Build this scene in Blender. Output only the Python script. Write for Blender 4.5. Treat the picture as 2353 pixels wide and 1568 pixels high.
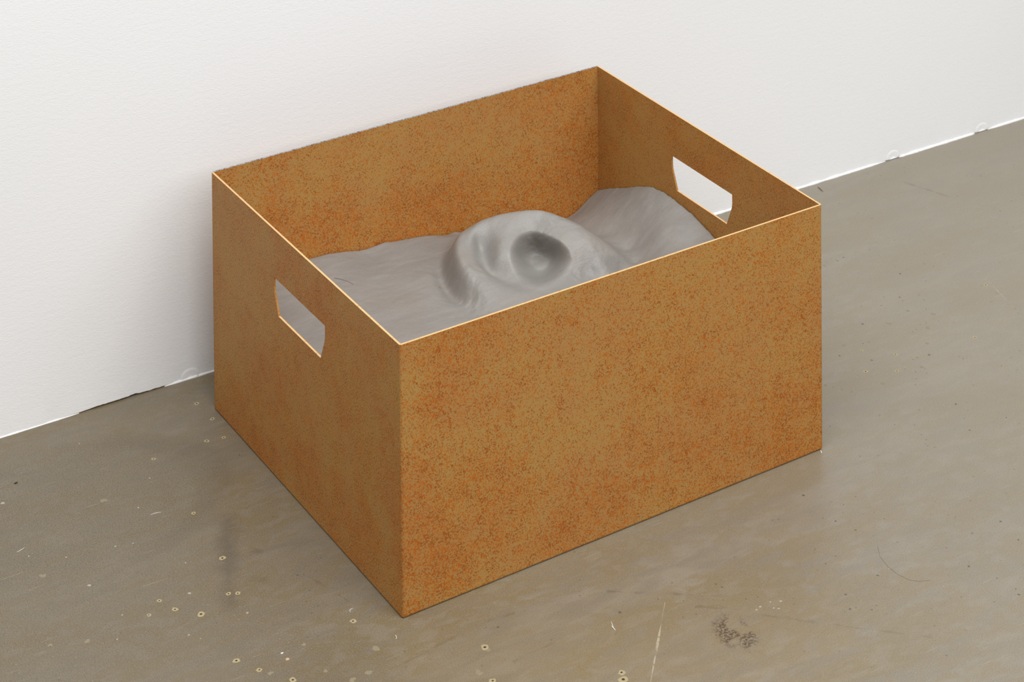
import bpy, math, random
import numpy as np
from mathutils import Vector, noise
from mathutils.geometry import tessellate_polygon

for o in list(bpy.data.objects):
    bpy.data.objects.remove(o, do_unlink=True)
scene = bpy.context.scene
col = scene.collection
random.seed(7)

# ------------------------------------------------------------------ camera
IMG_W, IMG_H = 2353, 1568
CAM_F, CAM_CX, CAM_CY = 5376.462, 1176.952, -1933.418
CAM_ROT = (1.541596, 0.008257, -0.540374)
CAM_LOC = (-0.95857, -2.28987, 1.37143)
BOX_W, BOX_D, BOX_H, BOX_GAP, BOX_ANGLE = 0.48571, 0.40077, 0.25000, 0.06547, 0.01857
cam_data = bpy.data.cameras.new('camera')
cam_data.sensor_fit = 'HORIZONTAL'
cam_data.sensor_width = 36.0
cam_data.lens = CAM_F / IMG_W * 36.0
cam_data.shift_x = -(CAM_CX - IMG_W / 2) / IMG_W
cam_data.shift_y = (CAM_CY - IMG_H / 2) / IMG_W
cam_data.clip_start = 0.05
cam_data.dof.use_dof = True
cam_data.dof.focus_distance = 2.36
cam_data.dof.aperture_fstop = 20.0
cam = bpy.data.objects.new('camera', cam_data)
cam.location = CAM_LOC
cam.rotation_euler = CAM_ROT
col.objects.link(cam)
scene.camera = cam

# ------------------------------------------------------------------ world and lights
world = bpy.data.worlds.new('world')
scene.world = world
world.use_nodes = True
bg = world.node_tree.nodes['Background']
bg.inputs[0].default_value = (0.96, 0.99, 1.04, 1)
bg.inputs[1].default_value = 0.19


def area(name, loc, target, sx, sy, power, color=(1, 1, 1)):
    d = bpy.data.lights.new(name, 'AREA')
    d.shape = 'RECTANGLE'
    d.size, d.size_y = sx, sy
    d.energy = power
    d.color = color
    o = bpy.data.objects.new(name, d)
    o.location = loc
    o.rotation_euler = (Vector(target) - Vector(loc)).to_track_quat('-Z', 'Y').to_euler()
    col.objects.link(o)
    return o


area('window_light', (0.35, -3.3, 2.4), (0.25, -0.2, 0.2), 4.6, 1.8, 92, (1.0, 1.0, 1.0))
area('ceiling_light', (-0.2, -1.45, 3.1), (-0.1, -1.1, 0.0), 3.4, 1.6, 108, (1.0, 1.0, 1.0))

scene.view_settings.view_transform = 'Standard'
scene.view_settings.look = 'None'
scene.view_settings.gamma = 1.0
scene.view_settings.use_curve_mapping = False
scene.view_settings.exposure = 0.0

# ------------------------------------------------------------------ measured tables (metres)
RINGS = [[-0.1559,-0.156,0.0067,1],[-0.0897,-0.2216,0.0055,0],[-0.0943,-0.2999,0.0059,0],[-0.1108,-0.3508,0.005,0],[-0.1034,-0.3546,0.0059,0],[-0.1685,-0.3267,0.0042,0],[-0.1611,-0.3456,0.0059,0],[-0.1843,-0.3406,0.005,0],[-0.1437,-0.3642,0.0067,0],[-0.2472,-0.2364,0.0063,1],[-0.2742,-0.3336,0.0063,1],[-0.2439,-0.3455,0.005,1],[-0.1425,-0.4384,0.0067,0],[-0.1303,-0.4599,0.0063,0],[-0.111,-0.4868,0.0059,0],[-0.1236,-0.4686,0.005,1],[-0.0832,-0.4501,0.0059,1],[-0.0118,-0.0478,0.005,0],[-0.0092,-0.0825,0.0055,0],[-0.013,-0.1197,0.0055,0],[-0.0302,-0.1162,0.005,0],[-0.0882,-0.1169,0.0046,0],[-0.0314,-0.4448,0.0071,0],[0.0515,-0.5372,0.0071,0],[0.0518,-0.5421,0.005,1],[0.1358,-0.6278,0.008,0],[0.1321,-0.636,0.008,0],[0.0301,-0.5627,0.0076,1],[0.0354,-0.5783,0.0076,0],[-0.0508,-0.5134,0.0059,1],[-0.0669,-0.5134,0.0063,1],[-0.0823,-0.4914,0.0059,1],[-0.0315,-0.4887,0.0067,1],[0.8543,-0.2996,0.0055,0],[0.7667,-0.3783,0.0059,0],[0.6214,-0.3682,0.005,0],[0.6504,-0.3851,0.005,0],[0.6444,-0.3337,0.0046,0],[0.6711,-0.3585,0.0042,0],[0.6347,-0.3152,0.0042,1],[0.6626,-0.3242,0.0046,1],[0.7149,-0.3598,0.0038,1],[0.7607,-0.3166,0.0055,1],[0.7415,-0.2969,0.005,1],[0.7067,-0.3069,0.0046,1],[0.7364,-0.335,0.005,1],[0.6865,-0.3762,0.0042,1],[0.6779,-0.3932,0.0038,1],[0.6224,-0.3955,0.005,1],[0.5683,-0.3668,0.0046,1],[-0.1732,-0.2303,0.002,2],[-0.1571,-0.2348,0.0016,2],[-0.2186,-0.2216,0.0024,2],[-0.2481,-0.2018,0.0016,2],[-0.2047,-0.328,0.002,2],[-0.1318,-0.1849,0.0024,2],[-0.1411,-0.3314,0.0028,2],[-0.1266,-0.2883,0.0016,2],[-0.1424,-0.0521,0.002,2],[-0.1039,-0.1453,0.0016,2],[-0.2419,-0.1086,0.0042,2],[-0.2151,-0.2725,0.0038,2],[0.3117,-0.6238,0.0024,2],[0.3037,-0.631,0.002,2],[0.3004,-0.6283,0.0024,2],[0.2911,-0.6204,0.002,2],[0.2856,-0.622,0.0024,2],[0.3029,-0.6198,0.002,2],[-0.221,-0.3569,0.0016,2],[-0.1644,-0.385,0.002,2],[-0.1573,-0.3948,0.0016,2],[-0.1075,-0.3844,0.002,2]]
DARKS = [[0.5245,-0.4288],[0.4289,-0.5567],[0.3949,-0.599],[0.4101,-0.6415],[0.3801,-0.6027],[0.3675,-0.6474],[0.3815,-0.674],[0.358,-0.6652],[0.3739,-0.6765],[0.4361,-0.5778],[0.4519,-0.5401],[0.4281,-0.5081],[0.5262,-0.6398],[0.5571,-0.6699],[0.5045,-0.7226],[0.5013,-0.73],[0.5008,-0.7019],[0.5623,-0.64],[0.4913,-0.6432],[0.4904,-0.6753],[0.2759,-0.5734],[0.2781,-0.5799],[0.2188,-0.5629],[0.1788,-0.5603],[0.2867,-0.6048],[-0.012,-0.1561],[0.7265,-0.4041],[0.6413,-0.3543],[0.6547,-0.3234],[0.6174,-0.3292],[0.6577,-0.4075],[0.6611,-0.4658],[0.6885,-0.5119],[0.6411,-0.5093],[0.5941,-0.4893],[0.7007,-0.3789],[0.772,-0.2881],[0.7531,-0.2685],[0.7232,-0.2723],[-0.0452,-0.3596],[-0.1365,-0.3827],[0.075,-0.5202],[-0.0157,-0.4467],[0.788,-0.2282],[0.7455,-0.1673],[0.7563,-0.1644],[0.7376,-0.2589],[0.6803,-0.2916],[0.3898,-0.7586]]
SCRATCH = [[0.2214,-0.5702,0.1504,-0.6511],[0.8632,-0.2935,0.8464,-0.3544]]
FAINT = [[0.1869,-0.5309,0.2745,-0.5922],[0.2852,-0.6302,0.3942,-0.7336],[0.2417,-0.5906,0.2684,-0.6071],[0.941,-0.0581,0.9623,-0.1148],[-0.0391,-0.3619,-0.0173,-0.4336],[-0.0392,-0.5213,0.0578,-0.5081],[0.0578,-0.5081,0.0968,-0.5111],[0.0637,-0.5662,0.1145,-0.5638]]
STAIN = {"c":[0.2508,-0.6376],"r":[0.2672,-0.6477],"s1":[[-0.0657,-0.2445],[-0.1154,-0.366]],"s2":[[-0.0873,-0.2881],[-0.0592,-0.31]],"s3":[[-0.104,-0.3307],[-0.076,-0.351]],"pep":[[-0.1954,-0.1562],[-0.1201,-0.2027],[-0.2859,-0.3031]],"och":[[0.0054,-0.5303],[0.2943,-0.6815]]}
LOOSE = {"thread":[0.4894,-0.4576,0.487,-0.4624],"splinter":[0.1652,-0.5667,0.1613,-0.5775],"splinter2":[0.1616,-0.5722,0.1616,-0.5798],"brown":[0.841,-0.0094,0.8386,-0.0229],"hair":[[0.4382,-0.6073],[0.4297,-0.6212],[0.4263,-0.6365],[0.4269,-0.6511],[0.4304,-0.6622],[0.4367,-0.6682],[0.4467,-0.6722]],"crumb":[-0.1038,-0.4603],"crumb2":[-0.1042,-0.4506],"chip":[-0.2197,-0.0838],"fib":[-0.1262,-0.2022,-0.116,-0.2037],"fib2":[-0.2559,-0.1901,-0.2471,-0.187],"fib3":[-0.0081,-0.4814,-0.0102,-0.4869],"fib4":[-0.0279,-0.4328,-0.0234,-0.4292]}
WALLX = {"crack":[[-0.1334,0.0,0.0001],[-0.1192,0.0,0.0003],[-0.0953,0.0,0.0005],[-0.0663,0.0,0.0002],[-0.032,0.0,-0.0002],[0.0179,0.0,-0.0008]],"plugs":[[0.9704,0.0,0.0077],[1.1211,0.0,0.0069],[0.0014,0.0,0.0026]],"lr":[[-0.2076,0.0009],[1.196,0.0006]]}
ROUGH = [[0.2229,0.1585],[0.353,0.1827],[0.3309,0.1364]]
ROUGH_AMP = 0.7
BITS = {"crumb":[0.2086,0.1112],"hair":[[0.119,0.0452],[0.1251,0.0502],[0.1296,0.0563],[0.1321,0.0633]]}
BORE = {"c":[0.3054,0.1551,0.1405],"a":[0.7798,0.5006,-0.0073],"e":[-0.2516,0.3881,-0.9134]}
CLAY = [[0.1141,0.002,0.1291],[0.1271,0.002,0.1293],[0.1533,0.002,0.1259],[0.2013,0.002,0.1224],[0.2447,0.002,0.1173],[0.2906,0.002,0.1098],[0.4444,0.002,0.0871],[0.4564,0.002,0.0925],[0.4836,0.002,0.1076],[0.4837,0.0241,0.1184],[0.4837,0.0504,0.1294],[0.4837,0.0848,0.1451],[0.4837,0.11,0.1541],[0.4837,0.1348,0.1577],[0.4837,0.1591,0.1563],[0.4837,0.191,0.1525],[0.4837,0.2259,0.1441],[0.2697,0.1888,0.1259],[0.2659,0.185,0.127],[0.2606,0.1796,0.1286],[0.2557,0.1748,0.1301],[0.2519,0.1716,0.1314],[0.2486,0.1689,0.1327],[0.2455,0.1655,0.134],[0.2424,0.1611,0.1353],[0.2396,0.1559,0.1366],[0.2374,0.1502,0.1379],[0.2364,0.1436,0.1392],[0.2361,0.1364,0.1405],[0.2362,0.1295,0.1418],[0.2366,0.1233,0.1429],[0.2374,0.1174,0.144],[0.2389,0.1118,0.1451],[0.2412,0.1061,0.1463],[0.2443,0.1007,0.1476],[0.2479,0.0958,0.149],[0.2523,0.0912,0.1506],[0.2572,0.0871,0.1523],[0.2624,0.0844,0.154],[0.2674,0.0834,0.1556],[0.2726,0.0837,0.1573],[0.2783,0.0851,0.159],[0.2851,0.0877,0.1609],[0.2924,0.0913,0.1629],[0.2996,0.0951,0.1645],[0.3065,0.0988,0.1656],[0.3133,0.1027,0.1663],[0.3195,0.1065,0.1667],[0.3251,0.1103,0.1671],[0.3301,0.114,0.1671],[0.3351,0.1178,0.1667],[0.3402,0.1215,0.1656],[0.3451,0.1252,0.164],[0.3499,0.1293,0.1623],[0.3544,0.1338,0.1606],[0.3586,0.1386,0.1588],[0.3627,0.1437,0.1567],[0.3667,0.1491,0.1541],[0.3706,0.1547,0.1512],[0.3738,0.1604,0.1484],[0.376,0.1662,0.146],[0.3775,0.1721,0.1438],[0.3792,0.177,0.1412],[0.3816,0.1807,0.1377],[0.384,0.1835,0.1339],[0.3858,0.1853,0.1312],[0.2529,0.0756,0.1467],[0.2494,0.0788,0.1461],[0.2446,0.0832,0.1451],[0.2402,0.0878,0.144],[0.2368,0.0921,0.1427],[0.2338,0.0965,0.1414],[0.231,0.1015,0.1401],[0.2285,0.1074,0.139],[0.2263,0.1139,0.1379],[0.2245,0.1205,0.137],[0.2233,0.1274,0.1362],[0.2226,0.1344,0.1356],[0.2224,0.141,0.1349],[0.2228,0.1468,0.1341],[0.2239,0.1522,0.1333],[0.2251,0.1574,0.1325],[0.2264,0.1625,0.1318],[0.228,0.1673,0.131],[0.2301,0.1717,0.1301],[0.2333,0.1759,0.129],[0.2371,0.1797,0.1278],[0.2398,0.1824,0.127],[0.2747,0.0169,0.114],[0.2704,0.0221,0.1143],[0.2643,0.0296,0.1146],[0.2582,0.0374,0.115],[0.2525,0.0447,0.1154],[0.2467,0.0524,0.1158],[0.2413,0.0608,0.1162],[0.2362,0.07,0.1166],[0.2315,0.0799,0.1171],[0.2274,0.09,0.1175],[0.224,0.1003,0.1179],[0.2212,0.1107,0.1184],[0.2189,0.1208,0.1188],[0.217,0.1307,0.1192],[0.2156,0.1403,0.1196],[0.2147,0.1492,0.12],[0.2143,0.1572,0.1204],[0.2143,0.1645,0.1207],[0.2151,0.1713,0.121],[0.2164,0.1777,0.1213],[0.2183,0.1837,0.1215],[0.221,0.189,0.1217],[0.2253,0.1937,0.1219],[0.2303,0.1977,0.1221],[0.2338,0.2004,0.1222],[0.2653,0.012,0.1145],[0.2613,0.017,0.1147],[0.2554,0.0242,0.1151],[0.249,0.0326,0.1155],[0.2422,0.0418,0.116],[0.2349,0.0521,0.1165],[0.2281,0.063,0.117],[0.222,0.0745,0.1174],[0.2162,0.0866,0.1178],[0.2113,0.0985,0.1182],[0.2072,0.1103,0.1186],[0.2038,0.122,0.1191],[0.2012,0.133,0.1195],[0.1994,0.1431,0.1199],[0.1985,0.1526,0.1203],[0.1979,0.1616,0.1207],[0.1976,0.1701,0.1211],[0.1978,0.1782,0.1214],[0.1987,0.1856,0.1217],[0.2008,0.1928,0.122],[0.2036,0.1994,0.1223],[0.2057,0.204,0.1225],[0.2743,0.0935,0.1545],[0.2728,0.0942,0.1536],[0.2707,0.0952,0.1522],[0.2688,0.0962,0.1501],[0.2673,0.0968,0.1469],[0.266,0.0974,0.1431],[0.2645,0.0994,0.1399],[0.2627,0.1037,0.1376],[0.2608,0.1092,0.1358],[0.2594,0.1149,0.1342],[0.2589,0.1202,0.1326],[0.259,0.1255,0.1311],[0.2593,0.1308,0.1299],[0.2599,0.1359,0.1291],[0.2608,0.1409,0.1286],[0.2623,0.1461,0.1282],[0.2649,0.1523,0.128],[0.268,0.1588,0.1279],[0.2703,0.1633,0.1279],[0.2868,0.1086,0.1551],[0.2851,0.1099,0.1543],[0.2826,0.1118,0.1531],[0.28,0.1143,0.1517],[0.2776,0.1174,0.1503],[0.2751,0.121,0.1486],[0.2726,0.1244,0.1467],[0.2701,0.1272,0.1446],[0.2676,0.1298,0.1422],[0.266,0.1324,0.1399],[0.2658,0.1356,0.1376],[0.2665,0.1388,0.1355],[0.267,0.1411,0.134],[0.2639,0.0935,0.1531],[0.2611,0.0957,0.1513],[0.2571,0.0988,0.1488],[0.2535,0.1026,0.1465],[0.2507,0.1068,0.1447],[0.2482,0.1117,0.143],[0.2465,0.1169,0.1414],[0.2458,0.1223,0.1399],[0.2458,0.128,0.1385],[0.2465,0.1336,0.137],[0.2476,0.1392,0.1353],[0.2493,0.1448,0.1336],[0.2513,0.1501,0.1321],[0.254,0.1555,0.131],[0.257,0.1606,0.1301],[0.2591,0.1641,0.1295],[0.2794,0.1634,0.1295],[0.2786,0.1596,0.1315],[0.2775,0.1541,0.1343],[0.2769,0.1487,0.1373],[0.2763,0.1439,0.1406],[0.2762,0.1393,0.1442],[0.2781,0.1348,0.1473],[0.2833,0.13,0.1498],[0.2907,0.1254,0.1519],[0.298,0.1221,0.1534],[0.3051,0.1205,0.1542],[0.3122,0.1202,0.1544],[0.318,0.1218,0.1545],[0.3217,0.1259,0.1547],[0.324,0.1319,0.1548],[0.3257,0.1382,0.1545],[0.3269,0.1447,0.154],[0.3275,0.1515,0.1531],[0.3279,0.1576,0.1517],[0.3281,0.1629,0.1496],[0.328,0.1675,0.147],[0.3281,0.1714,0.144],[0.329,0.1745,0.1405],[0.3299,0.1769,0.1366],[0.3295,0.1792,0.1334],[0.3269,0.1815,0.1312],[0.323,0.1836,0.1296],[0.3184,0.1851,0.1284],[0.3133,0.1858,0.1278],[0.3076,0.1859,0.1277],[0.3019,0.1854,0.1277],[0.2963,0.1846,0.1275],[0.2908,0.1832,0.1275],[0.2862,0.1805,0.1277],[0.283,0.1751,0.1282],[0.2808,0.1683,0.129],[0.2903,0.1659,0.1395],[0.3114,0.1711,0.1429],[0.307,0.1484,0.1484],[0.346,0.1604,0.1545],[0.3542,0.1746,0.1484],[0.3432,0.1769,0.1412],[0.3462,0.1829,0.1318],[0.3597,0.1908,0.1323],[0.3325,0.1886,0.126],[0.3505,0.1945,0.1235],[0.3833,0.1935,0.1195],[0.3026,0.2008,0.125],[0.2636,0.2033,0.1235],[0.2143,0.2236,0.123],[0.1758,0.2025,0.1225],[0.1372,0.1906,0.124],[0.1353,0.1124,0.121],[0.133,0.0501,0.122],[0.1771,0.0168,0.119],[0.223,0.0306,0.117],[0.1766,0.0939,0.1195],[0.4326,0.1114,0.1155],[0.4208,0.1509,0.116],[0.4093,0.1805,0.1175],[0.4458,0.1792,0.1425],[0.4306,0.2319,0.1405],[0.4139,0.2117,0.1295],[0.35,0.045,0.098],[0.31,0.02,0.103],[0.39,0.075,0.099],[0.425,0.05,0.101],[0.45,0.06,0.114],[0.28,0.0,0.108],[0.37,0.09,0.118],[0.33,0.06,0.118],[0.2,0.398,0.125],[0.45,0.398,0.132],[0.33,0.398,0.128],[0.33,0.3,0.127],[0.42,0.3,0.13],[0.1,0.3,0.124],[0.002,0.398,0.127],[0.002,0.2,0.128],[0.002,0.002,0.132],[0.483,0.3,0.138],[0.483,0.398,0.134]]


# ------------------------------------------------------------------ node helpers
class X:
    """A value in a node tree with arithmetic."""
    nt = None

    def __init__(self, s):
        self.s = s

    @staticmethod
    def m(op, *a, clamp=False):
        n = X.nt.nodes.new('ShaderNodeMath')
        n.operation = op
        n.use_clamp = clamp
        for i, v in enumerate(a):
            if isinstance(v, X):
                X.nt.links.new(v.s, n.inputs[i])
            else:
                n.inputs[i].default_value = float(v)
        return X(n.outputs[0])

    def __add__(self, b): return X.m('ADD', self, b)
    __radd__ = __add__
    def __sub__(self, b): return X.m('SUBTRACT', self, b)
    def __rsub__(self, b): return X.m('SUBTRACT', b, self)
    def __mul__(self, b): return X.m('MULTIPLY', self, b)
    __rmul__ = __mul__
    def __truediv__(self, b): return X.m('DIVIDE', self, b)


def sstep(v, a, b):
    n = X.nt.nodes.new('ShaderNodeMapRange')
    n.interpolation_type = 'SMOOTHSTEP'
    X.nt.links.new(v.s, n.inputs[0])
    for i, q in ((1, a), (2, b)):
        if isinstance(q, X):
            X.nt.links.new(q.s, n.inputs[i])
        else:
            n.inputs[i].default_value = q
    return X(n.outputs[0])


def mx(a, b): return X.m('MAXIMUM', a, b)


def start(name, rough=0.6, spec=0.5):
    mat = bpy.data.materials.new(name)
    mat.use_nodes = True
    X.nt = mat.node_tree
    b = X.nt.nodes['Principled BSDF']
    b.inputs['Roughness'].default_value = rough
    b.inputs['Specular IOR Level'].default_value = spec
    return mat, b


def coords(rot=0.0, scale=(1, 1, 1), offset=(0, 0, 0)):
    tc = X.nt.nodes.new('ShaderNodeTexCoord')
    mp = X.nt.nodes.new('ShaderNodeMapping')
    mp.inputs['Rotation'].default_value = (0, 0, rot)
    mp.inputs['Scale'].default_value = scale
    mp.inputs['Location'].default_value = offset
    X.nt.links.new(tc.outputs['Object'], mp.inputs[0])
    return mp.outputs[0]


_memo = {}


def nz(vec, scale, detail=2.0, rough=0.5, dist=0.0):
    key = (X.nt.name, id(X.nt), vec.node.name, scale, detail, rough, dist)
    if key in _memo:
        return _memo[key]
    n = X.nt.nodes.new('ShaderNodeTexNoise')
    X.nt.links.new(vec, n.inputs['Vector'])
    n.inputs['Scale'].default_value = scale
    n.inputs['Detail'].default_value = detail
    n.inputs['Roughness'].default_value = rough
    n.inputs['Distortion'].default_value = dist
    _memo[key] = X(n.outputs['Fac'])
    return _memo[key]


def vor(vec, scale, rnd=1.0, feature='F1', out='Distance'):
    n = X.nt.nodes.new('ShaderNodeTexVoronoi')
    n.feature = feature
    X.nt.links.new(vec, n.inputs['Vector'])
    n.inputs['Scale'].default_value = scale
    n.inputs['Randomness'].default_value = rnd
    return n.outputs[out]


def rgb(c):
    n = X.nt.nodes.new('ShaderNodeRGB')
    n.outputs[0].default_value = (c[0], c[1], c[2], 1)
    return n.outputs[0]


def srgb(r, g, b):
    f = lambda v: v / 12.92 if v <= 0.04045 else ((v + 0.055) / 1.055) ** 2.4
    return tuple(f(v / 255) for v in (r, g, b))


def mix(fac, a, b, mode='MIX'):
    n = X.nt.nodes.new('ShaderNodeMix')
    n.data_type = 'RGBA'
    n.blend_type = mode
    if isinstance(fac, X):
        X.nt.links.new(fac.s, n.inputs[0])
    else:
        n.inputs[0].default_value = fac
    for i, c in ((6, a), (7, b)):
        if isinstance(c, tuple):
            n.inputs[i].default_value = (*c, 1)
        else:
            X.nt.links.new(c, n.inputs[i])
    return n.outputs[2]


def bump(bsdf, height, strength=0.3, dist=0.001):
    n = X.nt.nodes.new('ShaderNodeBump')
    n.inputs['Strength'].default_value = strength
    n.inputs['Distance'].default_value = dist
    X.nt.links.new(height.s, n.inputs['Height'])
    X.nt.links.new(n.outputs[0], bsdf.inputs['Normal'])


def sep(vec):
    n = X.nt.nodes.new('ShaderNodeSeparateXYZ')
    X.nt.links.new(vec, n.inputs[0])
    return X(n.outputs[0]), X(n.outputs[1]), X(n.outputs[2])


def seg_dist(x, y, a, b):
    """Distance from (x, y) to the segment a-b."""
    dx, dy = b[0] - a[0], b[1] - a[1]
    L2 = dx * dx + dy * dy
    t = X.m('MULTIPLY', (x - a[0]) * dx + (y - a[1]) * dy, 1 / L2, clamp=True)
    ex, ey = (x - a[0]) - t * dx, (y - a[1]) - t * dy
    return X.m('SQRT', ex * ex + ey * ey)


def pt_dist(x, y, c, sx=1.0, sy=1.0):
    ex, ey = (x - c[0]) * (1 / sx), (y - c[1]) * (1 / sy)
    return X.m('SQRT', ex * ex + ey * ey)


def setcol(b, c):
    X.nt.links.new(c, b.inputs['Base Color'])


# ------------------------------------------------------------------ materials
def mat_wall():
    m, b = start('white_wall_paint', 0.62, 0.3)
    v = coords()
    vs = coords(scale=(1.0, 1.0, 2.2))
    big = nz(v, 1.6, 3)
    setcol(b, mix(sstep(big, 0.3, 0.7), (0.815, 0.815, 0.815), (0.845, 0.845, 0.845)))
    h = nz(vs, 330, 3, 0.6) * 0.6 + nz(vs, 110, 2) * 0.4
    bump(b, h, 0.3, 0.0012)
    return m


def mat_bead():
    m, b = start('white_filler_bead', 0.5, 0.4)
    v = coords()
    setcol(b, mix(sstep(nz(v, 160, 3), 0.68, 0.8), (0.80, 0.80, 0.795), (0.5, 0.4, 0.28)))
    bump(b, nz(v, 400, 3), 0.3, 0.001)
    return m


def mat_floor():
    m, b = start('sealed_concrete', 0.4, 0.5)
    v = coords()
    x, y, z = sep(v)
    st = coords(rot=-0.30, scale=(1.0, 3.4, 1.0))          # trowel direction
    n1 = nz(st, 4.2, 4, 0.55, 0.4)
    n2 = nz(st, 17, 4, 0.6, 0.6)
    n3 = nz(v, 1.3, 3)
    grey = mix(sstep(n2, 0.36, 0.64), (0.160, 0.139, 0.105), (0.236, 0.208, 0.163))
    grey = mix(sstep(x, 0.0, 0.6) * 0.6, grey, (0.205, 0.180, 0.140))
    # ochre drifts, stronger towards the left of the box and the near floor
    side = sstep(x, 0.75, -0.25)
    mott = nz(coords(rot=-0.35, scale=(1.0, 1.7, 1.0)), 46, 3, 0.55, 0.5)
    och = sstep(n1 * 0.5 + n2 * 0.2 + mott * 0.3, 0.45, 0.56) * (side * 0.8 + 0.42)
    c = mix(och, grey, (0.165, 0.119, 0.047))
    pale = sstep(n1 * 0.4 + mott * 0.6, 0.50, 0.62) * (side * 0.5 + 0.12)
    c = mix(pale, c, (0.245, 0.220, 0.186))
    c = mix(sstep(n3, 0.35, 0.68) * 0.35, c, (0.246, 0.205, 0.143))
    # browner leftwards with contact shade painted in; sheen painted paler towards far right
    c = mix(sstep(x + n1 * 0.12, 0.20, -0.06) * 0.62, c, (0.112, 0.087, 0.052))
    c = mix(sstep(x, 0.15, 1.15) * 0.45, c, (0.285, 0.258, 0.205))
    ob = seg_dist(x, y, STAIN['och'][0], STAIN['och'][1]) + n1 * 0.10
    c = mix(sstep(ob, 0.135, 0.055) * 0.35, c, (0.215, 0.165, 0.092))
    # tide line round the old patch
    tp = pt_dist(x, y, STAIN['pep'][0], 0.150, 0.105) + nz(v, 16, 3) * 0.35
    tide = sstep(tp, 0.98, 1.15) * sstep(tp, 1.34, 1.2) * sstep(x, STAIN['pep'][0][0], STAIN['pep'][0][0] + 0.10)
    c = mix(tide * 0.32, c, (0.085, 0.064, 0.038))
    # pepper: fine dark aggregate, dense in the old patch at the left
    fine = nz(v, 820, 2, 0.62)
    p1 = pt_dist(x, y, STAIN['pep'][0], 0.16, 0.13)
    patch_edge = nz(v, 14, 3) * 0.5
    pepm = sstep(p1 + patch_edge, 1.35, 0.95)
    p2 = pt_dist(x, y, STAIN['pep'][2], 0.22, 0.14)
    pepm = mx(pepm, sstep(p2 + patch_edge, 1.35, 0.85) * 0.75)
    thr = 0.66 - pepm * 0.075 - nz(v, 30, 2) * 0.05
    pep = sstep(fine, thr, thr + 0.05)
    c = mix(pep * (pepm * 0.45 + 0.5), c, (0.057, 0.049, 0.036))
    c = mix(pepm * 0.18, c, (0.130, 0.104, 0.065))
    # fine salt and grain
    grain = nz(v, 900, 2, 0.7)
    c = mix(sstep(grain, 0.46, 0.30) * 0.5, c, (0.10, 0.082, 0.054))
    c = mix(sstep(grain, 0.5, 0.7) * 0.55, c, (0.277, 0.242, 0.183))
    salt = sstep(X(vor(v, 150)), 0.07, 0.03) * sstep(nz(v, 9, 2), 0.42, 0.58)
    c = mix(salt * 0.75, c, (0.461, 0.424, 0.338))
    soft = sstep(X(vor(v, 95)), 0.14, 0.05) * sstep(nz(v, 23, 1), 0.46, 0.58)
    c = mix(soft * 0.5, c, (0.077, 0.064, 0.042))
    # smudge of old black adhesive
    sc = STAIN['c']
    bl = nz(v, 420, 3, 0.7)
    ring = pt_dist(x, y, sc, 0.021, 0.030) + nz(v, 75, 2) * 0.9
    sm = sstep(ring, 1.45, 0.95) * sstep(nz(v, 60, 1), 0.38, 0.50) * sstep(bl, 0.45, 0.53)
    c = mix(sm * 0.9, c, (0.066, 0.046, 0.033))
    # scuffed smear left of the box
    a, e = STAIN['s1']
    w = nz(v, 60, 3)
    w2 = nz(v, 28, 4, 0.65)
    sme = sstep(seg_dist(x, y, a, e) + w2 * 0.045, 0.040, 0.014) * 0.46
    for k in ('s2', 's3'):
        sme = mx(sme, sstep(seg_dist(x, y, *STAIN[k]) + w * 0.026, 0.018, 0.007) * 0.34)
    c = mix(sme * (0.35 + fine * 1.2), c, (0.060, 0.048, 0.038))
    # scuffs
    for s in FAINT:
        d = seg_dist(x, y, s[:2], s[2:]) + (w - 0.5) * 0.012
        c = mix(sstep(d, 0.0019, 0.0004) * sstep(nz(v, 35, 2), 0.35, 0.65) * 0.42, c, (0.100, 0.074, 0.040))
    for i, s in enumerate(SCRATCH):
        d = seg_dist(x, y, s[:2], s[2:]) + (nz(v, 25, 1) - 0.5) * 0.0025
        c = mix(sstep(d, 0.0006, 0.0003) * sstep(nz(v, 110, 2), 0.3, 0.5) * (0.6, 0.35)[i], c, (0.476, 0.424, 0.326))
    # hairline scratches
    hv = coords(rot=0.5, scale=(1, 22, 1))
    hl = sstep(nz(hv, 26, 1, 0.5, 0.3), 0.735, 0.76)
    c = mix(hl * 0.3, c, (0.384, 0.342, 0.267))
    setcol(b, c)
    X.nt.links.new((nz(v, 12, 3) * 0.20 + 0.26 + pepm * 0.10).s, b.inputs['Roughness'])
    bump(b, grain * 0.5 + nz(v, 60, 2) * 0.5, 0.12, 0.0006)
    return m


BASE_A, BASE_B = srgb(166, 129, 72), srgb(165, 125, 72)
RUST_A, RUST_B = srgb(148, 70, 5), srgb(172, 89, 16)


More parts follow.
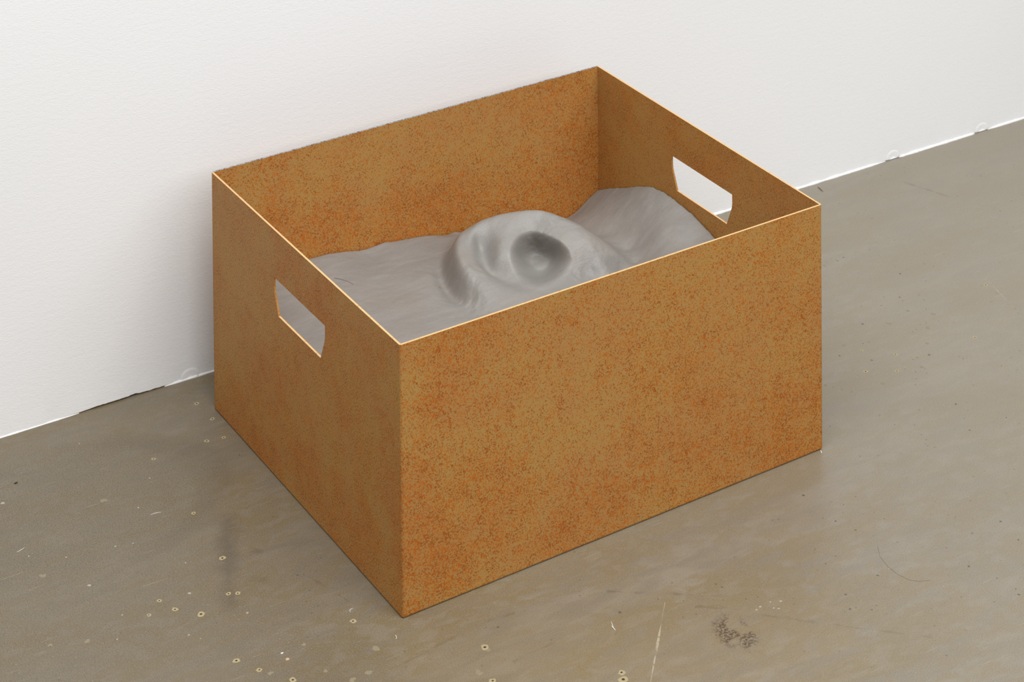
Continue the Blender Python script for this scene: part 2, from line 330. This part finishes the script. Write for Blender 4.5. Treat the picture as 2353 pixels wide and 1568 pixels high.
def mat_rust():
    m, b = start('speckled_rust_coat', 0.6, 0.15)
    v = coords()
    big = nz(v, 7.5, 4, 0.55, 0.3)
    mid = nz(v, 34, 3, 0.55)
    fine = nz(v, 800, 2.0, 0.62, 0.6)
    base = mix(sstep(nz(v, 16, 2), 0.35, 0.65), BASE_A, BASE_B)
    rust = mix(sstep(nz(v, 90, 2), 0.35, 0.65), RUST_A, RUST_B)
    x, y, z = sep(v)
    damp = sstep(y, -0.0032, -0.0028) * sstep(y, -0.0009, -0.0013) * sstep(z, 0.215, 0.125)
    foot = sstep(z, 0.14, 0.0) * 0.05
    dens = big * 0.62 + mid * 0.38 + damp * 0.17 + foot
    thr = 0.554 - sstep(dens, 0.37, 0.68) * 0.070
    sp = sstep(fine, thr - 0.01, thr + 0.05)
    c = mix(sp * 0.92, base, rust)
    # thin rusty veil where the specks crowd
    c = mix(sstep(dens, 0.45, 0.72) * 0.14, c, srgb(160, 86, 26))
    setcol(b, c)
    X.nt.links.new((sp * 0.12 + 0.5).s, b.inputs['Roughness'])
    bump(b, fine * 0.7 + sp * 0.3, 0.10, 0.0005)
    return m


def mat_edge():
    m, b = start('pale_worn_edge', 0.4, 0.5)
    v = coords()
    fine = nz(v, 260, 3, 0.65)
    setcol(b, mix(sstep(fine, 0.56, 0.68) * 0.7, srgb(214, 172, 116), srgb(180, 112, 52)))
    return m


def mat_steel_edge():
    m, b = start('bare_steel_edge', 0.45, 0.5)
    b.inputs['Metallic'].default_value = 0.3
    v = coords()
    setcol(b, mix(sstep(nz(v, 420, 3, 0.7), 0.45, 0.6), (0.36, 0.36, 0.37), (0.06, 0.06, 0.065)))
    return m


def mat_clay():
    m, b = start('grey_modelling_clay', 0.46, 0.5)
    v = coords()
    st = coords(rot=0.35, scale=(1.0, 5.0, 3.0))
    n = nz(st, 13, 4, 0.6, 0.5)
    n2 = nz(v, 22, 3)
    c = mix(sstep(n, 0.35, 0.68), (0.219, 0.207, 0.190), (0.255, 0.242, 0.224))
    c = mix(sstep(n2, 0.45, 0.7) * 0.45, c, (0.234, 0.206, 0.178))
    white = sstep(X(vor(v, 330)), 0.055, 0.03) * sstep(nz(v, 60, 1), 0.45, 0.6)
    c = mix(white * 0.8, c, (0.523, 0.505, 0.475))
    dark = sstep(X(vor(v, 150)), 0.06, 0.03) * sstep(nz(v, 37, 1), 0.56, 0.62)
    c = mix(dark * 0.8, c, (0.042, 0.041, 0.037))
    grain = nz(v, 700, 2, 0.6)
    c = mix(sstep(grain, 0.35, 0.7) * 0.22, c, (0.278, 0.267, 0.247))
    setcol(b, c)
    X.nt.links.new((nz(v, 40, 3) * 0.28 + 0.28).s, b.inputs['Roughness'])
    stroke = nz(coords(rot=-0.9, scale=(1, 6, 4)), 170, 4, 0.65, 0.8)
    bump(b, stroke * 0.55 + grain * 0.3 + nz(v, 160, 3) * 0.35, 0.55, 0.0011)
    return m


def mat_plain(name, c, rough=0.6, var=0.25, scale=300):
    m, b = start(name, rough, 0.4)
    v = coords()
    d = tuple(q * (1 - var) for q in c)
    setcol(b, mix(sstep(nz(v, scale, 3), 0.3, 0.7), d, c))
    return m


M_WALL, M_BEAD, M_FLOOR = mat_wall(), mat_bead(), mat_floor()
M_RUST, M_EDGE, M_STEEL, M_CLAY = mat_rust(), mat_edge(), mat_steel_edge(), mat_clay()
M_PLASTER = mat_plain('cream_filler', (0.43, 0.355, 0.195), 0.8, 0.4, 700)
M_FAINT = mat_plain('faded_filler', (0.255, 0.215, 0.135), 0.7, 0.25, 900)
M_DOT = mat_plain('pale_drip', (0.36, 0.33, 0.27), 0.6, 0.15)
M_SPECK = mat_plain('dark_speck', (0.125, 0.108, 0.082), 0.5, 0.35, 900)
M_PIT = mat_plain('dark_pit', (0.045, 0.035, 0.022), 0.9, 0.4)
M_PAPER = mat_plain('white_paper', (0.85, 0.84, 0.82), 0.7, 0.1)
M_BROWN = mat_plain('brown_wood', (0.26, 0.14, 0.08), 0.7, 0.3)
M_HAIR = mat_plain('brown_hair', (0.15, 0.10, 0.065), 0.5, 0.2)
M_PINK = mat_plain('pinkish_crumb', (0.62, 0.40, 0.26), 0.8, 0.3)
M_ORANGE = mat_plain('orange_crumb', (0.40, 0.15, 0.02), 0.8, 0.3)
M_BLACK = mat_plain('black_chip', (0.012, 0.011, 0.010), 0.6, 0.3)


# ------------------------------------------------------------------ mesh helpers
def make(name, verts, faces, mats, parent=None, mat_idx=None, smooth=None):
    me = bpy.data.meshes.new(name)
    me.from_pydata([tuple(v) for v in verts], [], faces)
    for m in (mats if isinstance(mats, (list, tuple)) else [mats]):
        me.materials.append(m)
    if mat_idx is not None:
        me.polygons.foreach_set('material_index', mat_idx)
    if smooth is not None:
        me.polygons.foreach_set('use_smooth', smooth if not isinstance(smooth, bool) else [smooth] * len(faces))
    me.update()
    o = bpy.data.objects.new(name, me)
    col.objects.link(o)
    if parent:
        o.parent = parent
    return o


def tag(o, label=None, cat=None, group=None, kind=None):
    for k, q in (('label', label), ('category', cat), ('group', group), ('kind', kind)):
        if q:
            o[k] = q
    return o


def tube(pts, r, sides=6, taper=True):
    """A closed tapering tube through pts."""
    pts = [Vector(p) for p in pts]
    vs, fs = [], []
    n = len(pts)
    for i, p in enumerate(pts):
        d = (pts[min(i + 1, n - 1)] - pts[max(i - 1, 0)]).normalized()
        a = d.cross(Vector((0, 0, 1)))
        a = a.normalized() if a.length > 1e-6 else Vector((1, 0, 0))
        bb = a.cross(d)
        k = r * (1 - 0.55 * abs(2 * i / (n - 1) - 1) ** 2 if taper else 1)
        for j in range(sides):
            t = 2 * math.pi * j / sides
            vs.append(p + a * (k * math.cos(t)) + bb * (k * math.sin(t)))
    for i in range(n - 1):
        for j in range(sides):
            fs.append((i * sides + j, i * sides + (j + 1) % sides, (i + 1) * sides + (j + 1) % sides, (i + 1) * sides + j))
    fs.append(tuple(range(sides - 1, -1, -1)))
    fs.append(tuple((n - 1) * sides + j for j in range(sides)))
    return vs, fs


def lump(r, h, seed, n=9, rings=3):
    """An irregular low crumb with a flat underside."""
    rnd = random.Random(seed)
    rad = [r * rnd.uniform(0.65, 1.2) for _ in range(n)]
    vs, fs = [], []
    for k in range(rings):
        f = k / (rings - 1)
        for j in range(n):
            t = 2 * math.pi * j / n
            q = rad[j] * (1 - 0.55 * f * f)
            vs.append((q * math.cos(t), 0.6 * q * math.sin(t), h * math.sin(f * math.pi / 2) * rnd.uniform(0.85, 1.0) if k else 0.0))
    for k in range(rings - 1):
        for j in range(n):
            fs.append((k * n + j, k * n + (j + 1) % n, (k + 1) * n + (j + 1) % n, (k + 1) * n + j))
    fs.append(tuple(range(n - 1, -1, -1)))
    fs.append(tuple((rings - 1) * n + j for j in range(n)))
    return vs, fs


# ------------------------------------------------------------------ floor
fl = make('floor', [(-3.2, -5.2, 0), (4.2, -5.2, 0), (4.2, 0.05, 0), (-3.2, 0.05, 0),
                    (-3.2, -5.2, -0.1), (4.2, -5.2, -0.1), (4.2, 0.05, -0.1), (-3.2, 0.05, -0.1)],
          [(0, 1, 2, 3), (7, 6, 5, 4), (0, 4, 5, 1), (1, 5, 6, 2), (2, 6, 7, 3), (3, 7, 4, 0)], M_FLOOR)
tag(fl, 'worn sealed concrete floor, grey-brown with ochre drifts and filled drill holes', 'floor', kind='structure')


def ring_mesh(name, seed, mat, hole):
    rnd = random.Random(seed)
    n = 18
    jit = 0.4 if hole else 0.55
    ro = [1 + rnd.uniform(-jit, jit * 0.8) for _ in range(n)]
    ro = [(ro[i - 1] + 2 * ro[i] + ro[(i + 1) % n]) / 4 for i in range(n)]
    vs, fs = [], []
    prof = ((1.0, 0.0), (0.86, 0.05), (0.62, 0.06), (0.42 if hole else 0.3, 0.045), (0.34 if hole else 0.1, 0.005 if hole else 0.05))
    for k, (q, h) in enumerate(prof):
        for j in range(n):
            t = 2 * math.pi * j / n
            w = ro[j] if k < 2 else 1 + (ro[(j * 5 + k) % n] - 1) * 0.8
            vs.append((q * w * math.cos(t), q * w * math.sin(t), h))
    for k in range(len(prof) - 1):
        for j in range(n):
            fs.append((k * n + j, k * n + (j + 1) % n, (k + 1) * n + (j + 1) % n, (k + 1) * n + j))
    if not hole:
        fs.append(tuple((len(prof) - 1) * n + j for j in range(n)))
    me = bpy.data.meshes.new(name)
    me.from_pydata(vs, [], fs)
    me.materials.append(mat)
    me.polygons.foreach_set('use_smooth', [True] * len(fs))
    return me


def pit_mesh(seed):
    rnd = random.Random(seed)
    n = 10
    vs = [(0.34 * rnd.uniform(0.7, 1.25) * math.cos(2 * math.pi * j / n), 0.34 * rnd.uniform(0.7, 1.25) * math.sin(2 * math.pi * j / n), 0.012) for j in range(n)]
    me = bpy.data.meshes.new('pit')
    me.from_pydata(vs + [(0, 0, 0.004)], [], [(j, (j + 1) % n, n) for j in range(n)])
    me.materials.append(M_PIT)
    return me


ring_v = [ring_mesh('filled_hole', 10 + k, M_PLASTER, True) for k in range(3)]
faint_v = [ring_mesh('filler_spot', 30 + k, M_FAINT, False) for k in range(3)]
drip_v = [ring_mesh('paint_drip', 50 + k, M_DOT, False) for k in range(2)]
pit_v = [pit_mesh(70 + k) for k in range(3)]
for i, (rx, ry, d, kind) in enumerate(RINGS):
    me = (ring_v, faint_v, drip_v)[kind][i % (2 if kind == 2 else 3)]
    o = bpy.data.objects.new(me.name.split('.')[0], me)
    col.objects.link(o)
    o.parent = fl
    o.location = (rx, ry, 0.00005)
    o.rotation_euler = (0, 0, i * 1.7)
    s = d * (0.46, 0.40, 0.54)[i % 3]
    o.scale = (s, s * 1.05, s)
    if kind == 0:
        q = bpy.data.objects.new('pit', pit_v[i % 3])
        col.objects.link(q)
        q.parent = o
        q.rotation_euler = (0, 0, i * 2.3)

speck_v = [ring_mesh('dark_aggregate', 90 + k, M_SPECK, False) for k in range(3)]
for i, (rx, ry) in enumerate(DARKS):
    me = speck_v[i % 3]
    o = bpy.data.objects.new('dark_aggregate', me)
    col.objects.link(o)
    o.parent = fl
    o.location = (rx, ry, 0.00002)
    o.rotation_euler = (0, 0, i * 2.1)
    s = (0.0008, 0.0011, 0.0007, 0.0013)[i % 4]
    o.scale = (s, s, s * 0.3)

# ------------------------------------------------------------------ wall with its ragged foot
cx0, cx1 = WALLX['crack'][1][0], WALLX['crack'][4][0]
xs = [-3.2] + [-0.42 + 0.0016 * i for i in range(1030)] + [4.2]


def foot(x):
    """Height of the wall's lower edge above the floor."""
    h = 0.0004 + 0.0006 * abs(noise.noise(Vector((x * 90, 3.1, 0))))
    f = max(0.0, 1 - abs((x - (cx0 + cx1) / 2) / ((cx1 - cx0) * 0.55)) ** 2)
    return h + max(0.0, f) * max(0.0, 0.0008 + 0.0014 * noise.noise(Vector((x * 55, 0, 0))) + 0.0008 * noise.noise(Vector((x * 240, 2, 0))))


rows = [lambda x: (0.016, foot(x)), lambda x: (0.0006, foot(x)),
        lambda x: (0.0, foot(x) + 0.0007), lambda x: (0.0, 0.02), lambda x: (0.0, 0.6), lambda x: (0.0, 3.0), lambda x: (0.1, 3.0)]
vs, fs = [], []
for fr in rows:
    for x in xs:
        wob = 0.0005 * noise.noise(Vector((x * 45, 7.7, 0))) if fr in rows[1:3] else 0
        y, z = fr(x)
        vs.append((x, y + wob, z))
nx = len(xs)
for r in range(len(rows) - 1):
    for i in range(nx - 1):
        fs.append((r * nx + i, r * nx + i + 1, (r + 1) * nx + i + 1, (r + 1) * nx + i))
wall = make('wall_back', vs, fs, M_WALL)
tag(wall, 'white painted plaster wall with a ragged foot behind the box', 'wall', kind='structure')
# the dark cavity behind the wall's foot
make('wall_core', [(-3.2, 0.016, 0), (4.2, 0.016, 0), (4.2, 0.016, 0.05), (-3.2, 0.016, 0.05)], [(0, 1, 2, 3)], M_PIT, wall)


def bead(x0, x1, hgt, dep, step=0.0016, seed=0.0):
    n = int((x1 - x0) / step)
    vs, fs = [], []
    for i in range(n + 1):
        x = x0 + (x1 - x0) * i / n
        e = min(1.0, 6 * min(i, n - i) / n * 4)
        a = 0.75 + 0.45 * noise.noise(Vector((x * 60, seed, 1))) + 0.25 * noise.noise(Vector((x * 260, seed, 4)))
        h, d = hgt * max(0.25, a) * e + 0.0002, dep * max(0.3, a) * e + 0.0001
        vs += [(x, 0.001, h), (x, -d * 0.45, h * 0.9), (x, -d, h * 0.3), (x, -d, 0)]
    for i in range(n):
        for k in range(3):
            fs.append((i * 4 + k, i * 4 + k + 1, (i + 1) * 4 + k + 1, (i + 1) * 4 + k))
    return make('filler_bead', vs, fs, M_BEAD, wall, smooth=True)


bead(0.28, WALLX['plugs'][0][0] - 0.012, 0.0026, 0.0022, seed=2)
bead(WALLX['plugs'][0][0] + 0.010, WALLX['plugs'][1][0] - 0.012, 0.0026, 0.0024, seed=5)
bead(WALLX['plugs'][1][0] + 0.010, 1.6, 0.0026, 0.0024, seed=8)
bead(-0.6, cx0 - 0.004, 0.0013, 0.0010, seed=11)
bead(cx1 + 0.004, 0.28, 0.0020, 0.0013, seed=14)
for px, _, pz in WALLX['plugs']:
    n = 28
    vs, fs = [(px, -0.0002, 0.004)], []
    for k, (q, h) in enumerate(((0.55, 0.0002), (0.86, 0.0004), (1.0, 0.0))):
        for j in range(n):
            t = 2 * math.pi * j / n
            vs.append((px + 0.011 * q * math.cos(t), -h, max(0.0006, 0.003 + 0.0085 * q * math.sin(t))))
    for j in range(n):
        fs.append((0, 1 + (j + 1) % n, 1 + j))
        for k in range(2):
            fs.append((1 + k * n + j, 1 + k * n + (j + 1) % n, 1 + (k + 1) * n + (j + 1) % n, 1 + (k + 1) * n + j))
    make('screw_plug', vs, fs, M_WALL, wall, smooth=True)

# ------------------------------------------------------------------ the box
box = bpy.data.objects.new('handled_box', None)
box.empty_display_size = 0.1
col.objects.link(box)
box.location = (0, -BOX_GAP, 0)
box.rotation_euler = (0, 0, BOX_ANGLE)
tag(box, 'open rust-speckled tan metal box with a hand hole in each short side', 'box')
T, R = 0.0020, 0.0024
# hand hole outline in (offset from the panel's middle, height)
HOLE = [(-0.0545, 0.2022), (-0.0545, 0.1925), (-0.0538, 0.1880), (-0.0518, 0.1828), (-0.0448, 0.1667),
        (0.0448, 0.1667), (0.0518, 0.1828), (0.0538, 0.1880), (0.0545, 0.1925), (0.0545, 0.2022)]


def panel(name, L, put, hole=False, rim=1):
    """One folded wall. put maps (s along, d inward, z) to box space."""
    vs, fs, mi, sm = [], [], [], []

    def add(s, d, z):
        vs.append(put(s, d, z))
        return len(vs) - 1

    def face(idx, m=0, smooth=False):
        fs.append(tuple(idx)); mi.append(m); sm.append(smooth)

    NA = 5
    NB = 5

    def section(e, z):
        r = R - e
        pts = []
        for k in range(NA + 1):
            a = math.radians(45 + 45 * k / NA)
            pts.append((R - r * math.cos(a), R - r * math.sin(a)))
        pts += [(L - s, d) for s, d in reversed(pts)]
        return [add(s, d, z) for s, d in pts]

    levels = [section(0, BOX_H), section(0, R)]
    for k in range(1, NB + 1):
        bb = math.radians(90 * k / NB)
        levels.append(section(R * (1 - math.cos(bb)) * 0.999, R - R * math.sin(bb)))
    m = len(levels[0])
    mid = NA                                   # the flat span sits between points NA and NA+1
    for a in range(len(levels) - 1):
        for j in range(m - 1):
            if a == 0 and j == mid and hole:
                continue
            face((levels[a][j], levels[a][j + 1], levels[a + 1][j + 1], levels[a + 1][j]), 0, not (a == 0 and j == mid))
    i0, i1 = add(T, T, BOX_H), add(L - T, T, BOX_H)
    j0, j1 = add(T, T, T), add(L - T, T, T)
    if hole:
        c = L / 2
        hp = [(c + q, z) for q, z in HOLE]
        ho = [add(s, 0, z) for s, z in hp]
        hi = [add(s, T, z) for s, z in hp]
        oi = [levels[0][mid], levels[0][mid + 1], levels[1][mid + 1], levels[1][mid]]
        outer = [Vector((R, BOX_H, 0)), Vector((L - R, BOX_H, 0)), Vector((L - R, R, 0)), Vector((R, R, 0))]
        loop = [Vector((s, z, 0)) for s, z in hp]
        ids = oi + ho
        for t in tessellate_polygon([outer, loop]):
            face([ids[q] for q in t])
        inner = [Vector((T, BOX_H, 0)), Vector((L - T, BOX_H, 0)), Vector((L - T, T, 0)), Vector((T, T, 0))]
        ids = [i0, i1, j1, j0] + hi
        for t in tessellate_polygon([inner, loop]):
            face([ids[q] for q in t])
        k = len(hp)
        for j in range(k):
            lower = j == 4
            face((ho[j], ho[(j + 1) % k], hi[(j + 1) % k], hi[j]), 1 if lower else 0)
    else:
        face((i0, i1, j1, j0))
    top = levels[0]
    # rim
    for j in range(m - 1):
        if j < mid:
            face((top[j], top[j + 1], i0), rim)
        elif j == mid:
            face((top[j], top[j + 1], i1, i0), rim)
        else:
            face((top[j], top[j + 1], i1), rim)
    o = make(name, vs, fs, [M_RUST, M_EDGE, M_STEEL], box, mi, sm)
    me = o.data
    import bmesh
    bm = bmesh.new(); bm.from_mesh(me)
    bmesh.ops.recalc_face_normals(bm, faces=bm.faces)
    for e in bm.edges:
        if len(e.link_faces) == 2 and e.calc_face_angle(0) > 0.5:
            e.smooth = False
    bm.to_mesh(me); bm.free()
    return o


W_, D_ = BOX_W, BOX_D
panel('front_panel', W_, lambda s, d, z: (s, -D_ + d, z))
panel('back_panel', W_, lambda s, d, z: (s, -d, z), rim=2)
tag(panel('side_panel', D_, lambda s, d, z: (d, -s, z), True), 'short side panel nearest the camera, pierced by a hand hole')
tag(panel('side_panel', D_, lambda s, d, z: (W_ - d, -s, z), True), 'far short side panel, pierced by a hand hole')
bz = [(R * 0.9, -D_ + R * 0.9), (W_ - R * 0.9, -D_ + R * 0.9), (W_ - R * 0.9, -R * 0.9), (R * 0.9, -R * 0.9)]
make('base_panel', [(a, c, 0.0) for a, c in bz] + [(a, c, T) for a, c in bz],
     [(3, 2, 1, 0), (4, 5, 6, 7), (0, 1, 5, 4), (1, 2, 6, 5), (2, 3, 7, 6), (3, 0, 4, 7)], M_RUST, box)

# ------------------------------------------------------------------ the clay relief inside
P = np.array(CLAY)
XY, Z = P[:, :2], P[:, 2]


def kernel(r2):
    return -np.sqrt(r2 + 0.006 ** 2)


def clay_solver(XY, Z, lam=6e-4):
    n = len(Z)
    K = kernel(((XY[:, None] - XY[None]) ** 2).sum(-1)) + lam * np.eye(n)
    Q = np.c_[np.ones(n), XY]
    A = np.block([[K, Q], [Q.T, np.zeros((3, 3))]])
    s = np.linalg.solve(A, np.r_[Z, np.zeros(3)])
    return s[:n], s[n:]


wts, aff = clay_solver(XY, Z)


def clay_height(uv):
    out = np.zeros(len(uv))
    for a in range(0, len(uv), 20000):
        q = uv[a:a + 20000]
        r2 = ((q[:, None] - XY[None]) ** 2).sum(-1)
        out[a:a + 20000] = kernel(r2) @ wts + aff[0] + q @ aff[1:]
    return out


def bore(u, v, z):
    """Press the hollow into the mound: push the clay along a slanting axis."""
    c, A, E = np.array(BORE['c']), np.array(BORE['a']), np.array(BORE['e'])
    du, dv, dz = u - c[0], v - c[1], z - c[2]
    x = (A[0] * du + A[1] * dv + A[2] * dz) * 2353
    y = (E[0] * du + E[1] * dv + E[2] * dz) * 2353
    back = 0.537 * du - 0.844 * dv
    ang = np.arctan2(y, x)
    rad = 62 + 4 * np.cos(2 * (ang - 0.6)) + 3 * np.cos(3 * ang + 0.5)
    r = np.sqrt(x * x + y * y * 1.12) / rad
    soft = 0.5 + 0.5 * np.tanh(y / 22)
    t = np.clip((1.14 + 0.06 * soft - r) / (0.74 + 0.40 * soft), 0, 1)
    s = t * t * (3 - 2 * t)
    s = s * (1 / (1 + np.exp((back - 0.040) / 0.005)))
    d = 0.041 * s
    return u + d * 0.537 * 0.80, v - d * 0.844 * 0.80, z - d * 0.60


NU, NV = 482, 398
us = np.linspace(T + 0.0011, W_ - T - 0.0011, NU)
vv = np.linspace(T + 0.0011, D_ - T - 0.0011, NV)
U, V = np.meshgrid(us, vv)
uv = np.c_[U.ravel(), V.ravel()]
hz = clay_height(uv)


def blob(c, ru, rv, ang=0.0):
    du, dv = uv[:, 0] - c[0], uv[:, 1] - c[1]
    a = du * math.cos(ang) + dv * math.sin(ang)
    e = -du * math.sin(ang) + dv * math.cos(ang)
    return np.exp(-((a / ru) ** 2 + (e / rv) ** 2))


rough = 0.00022 + 0.0012 * ROUGH_AMP * (blob(ROUGH[0], 0.016, 0.030, 0.5) + blob(ROUGH[1], 0.03, 0.016, 0.3) + 0.8 * blob(ROUGH[2], 0.022, 0.02))
nzv = np.array([noise.fractal(Vector((a * 130, b * 130, 0)), 0.9, 2.1, 3) for a, b in uv])
lowf = np.array([noise.noise(Vector((a * 16, b * 16, 5))) for a, b in uv])
hz = hz + rough * nzv + 0.00035 * lowf
# torn, slightly sunken rim against the box
edge = np.minimum.reduce([uv[:, 0] - T, W_ - T - uv[:, 0], uv[:, 1] - T, D_ - T - uv[:, 1]])
em = np.exp(-(edge / 0.0016) ** 2)
jag = np.array([noise.fractal(Vector((a * 160, b * 160, 9)), 0.8, 2.0, 3) for a, b in uv])
hz = hz - em * (0.0012 + 0.0014 * jag)
bu, bv, bz_ = bore(uv[:, 0], uv[:, 1], hz)
vs = [(a, -b, h) for a, b, h in zip(bu, bv, bz_)]
fs = []
for j in range(NV - 1):
    for i in range(NU - 1):
        a = j * NU + i
        fs.append((a, a + NU, a + NU + 1, a + 1))
ns = len(fs)
rim_i = [i for i in range(NU)] + [j * NU + NU - 1 for j in range(1, NV)] + [(NV - 1) * NU + i for i in range(NU - 2, -1, -1)] + [j * NU for j in range(NV - 2, 0, -1)]
b0 = len(vs)
for k in rim_i:
    vs.append((vs[k][0], vs[k][1], T + 0.0002))
nr = len(rim_i)
for k in range(nr):
    fs.append((rim_i[k], rim_i[(k + 1) % nr], b0 + (k + 1) % nr, b0 + k))
fs.append(tuple(b0 + k for k in range(nr)))
clay = make('clay_relief', vs, fs, M_CLAY, smooth=[True] * ns + [False] * (len(fs) - ns))
clay.location = box.location
clay.rotation_euler = box.rotation_euler
tag(clay, 'grey clay slab with a raised ear-like whorl around a deep hollow, filling the box', 'clay sculpture')


def on_clay(u, v):
    return float(clay_height(np.array([[u, v]]))[0])


def clay_world(u, v, lift=0.0):
    c, s = math.cos(BOX_ANGLE), math.sin(BOX_ANGLE)
    i = min(NU - 1, max(0, round((u - us[0]) / (us[1] - us[0]))))
    j = min(NV - 1, max(0, round((v - vv[0]) / (vv[1] - vv[0]))))
    return Vector((u * c + v * s, -BOX_GAP + u * s - v * c, float(hz[j * NU + i]) + lift))


# ------------------------------------------------------------------ loose bits on the floor and the clay
def stick(name, s, r, mat, label, cat, lift=0.0, bend=0.0):
    a, e = Vector((s[0], s[1], r + lift)), Vector((s[2], s[3], r + lift))
    d = e - a
    nrm = Vector((-d.y, d.x, 0))
    pts = [a + d * t + nrm * bend * math.sin(math.pi * t) for t in (0, .25, .5, .75, 1)]
    o0 = pts[0].copy(); o0.z = 0
    vs, fs = tube([p - o0 for p in pts], r)
    o = make(name, vs, fs, mat, smooth=True)
    o.location = o0
    return tag(o, label, cat)


stick('paper_thread', LOOSE['thread'], 0.0005, M_PAPER, 'tiny white thread on the floor at the right front corner of the box', 'thread')
stick('pale_splinter', LOOSE['splinter'], 0.0003, M_PAPER, 'longer pale splinter on the floor left of the long white scratch', 'splinter')
stick('pale_splinter', LOOSE['splinter2'], 0.0003, M_PAPER, 'shorter pale splinter crossing the longer one left of the scratch', 'splinter', lift=0.0004)
stick('wood_splinter', LOOSE['brown'], 0.0006, M_BROWN, 'small brown splinter on the floor near the wall beyond the box', 'splinter')
stick('white_fibre', LOOSE['fib'], 0.00018, M_PAPER, 'fine white fibre on the floor beside the dark patch at the left', 'fibre', bend=0.08)
stick('white_fibre', LOOSE['fib2'], 0.00018, M_PAPER, 'fine white fibre on the floor at the far left edge', 'fibre', bend=-0.05)
stick('white_fibre', LOOSE['fib3'], 0.00024, M_PAPER, 'bent white fibre on the floor below the nearest corner of the box', 'fibre', bend=0.15)
stick('white_fibre', LOOSE['fib4'], 0.0002, M_PAPER, 'short curled white fibre above the filled hole near the box corner', 'fibre', bend=0.3)
hp = LOOSE['hair']
o0 = Vector((hp[0][0], hp[0][1], 0))
v_, f_ = tube([Vector((a, c, 0.00022)) - o0 for a, c in hp], 0.00007, 5, False)
h = make('hair', v_, f_, M_HAIR, smooth=True)
h.location = o0
tag(h, 'thin curved brown hair lying on the floor right of the box', 'hair')
for nm, key, r, mt, lb, ct in (('floor_crumb', 'crumb', 0.0021, M_PINK, 'pinkish flat crumb on the floor at the lower left of the box', 'crumb'),
                               ('floor_crumb', 'crumb2', 0.0012, M_PAPER, 'tiny white crumb beside the pinkish crumb on the floor', 'crumb'),
                               ('stone_chip', 'chip', 0.0018, M_BLACK, 'small black chip on the floor near the wall at the far left', 'chip')):
    v_, f_ = lump(r, r * 0.5, len(lb), 9)
    o = make(nm, v_, f_, mt, smooth=False)
    o.location = (*LOOSE[key], 0)
    tag(o, lb, ct)
v_, f_ = lump(0.0011, 0.0009, 5)
o = make('clay_crumb', v_, f_, M_ORANGE)
o.location = clay_world(*BITS['crumb'], -0.0001)
tag(o, 'tiny orange rust crumb on the clay left of the whorl', 'crumb')
hp = [clay_world(u, v, 0.0002) for u, v in BITS['hair']]
o0 = hp[0].copy()
v_, f_ = tube([q - o0 for q in hp], 0.00016, 5, False)
o = make('hair', v_, f_, M_HAIR, smooth=True)
o.location = o0
tag(o, 'short dark hair lying on the clay beside the box rim', 'hair')
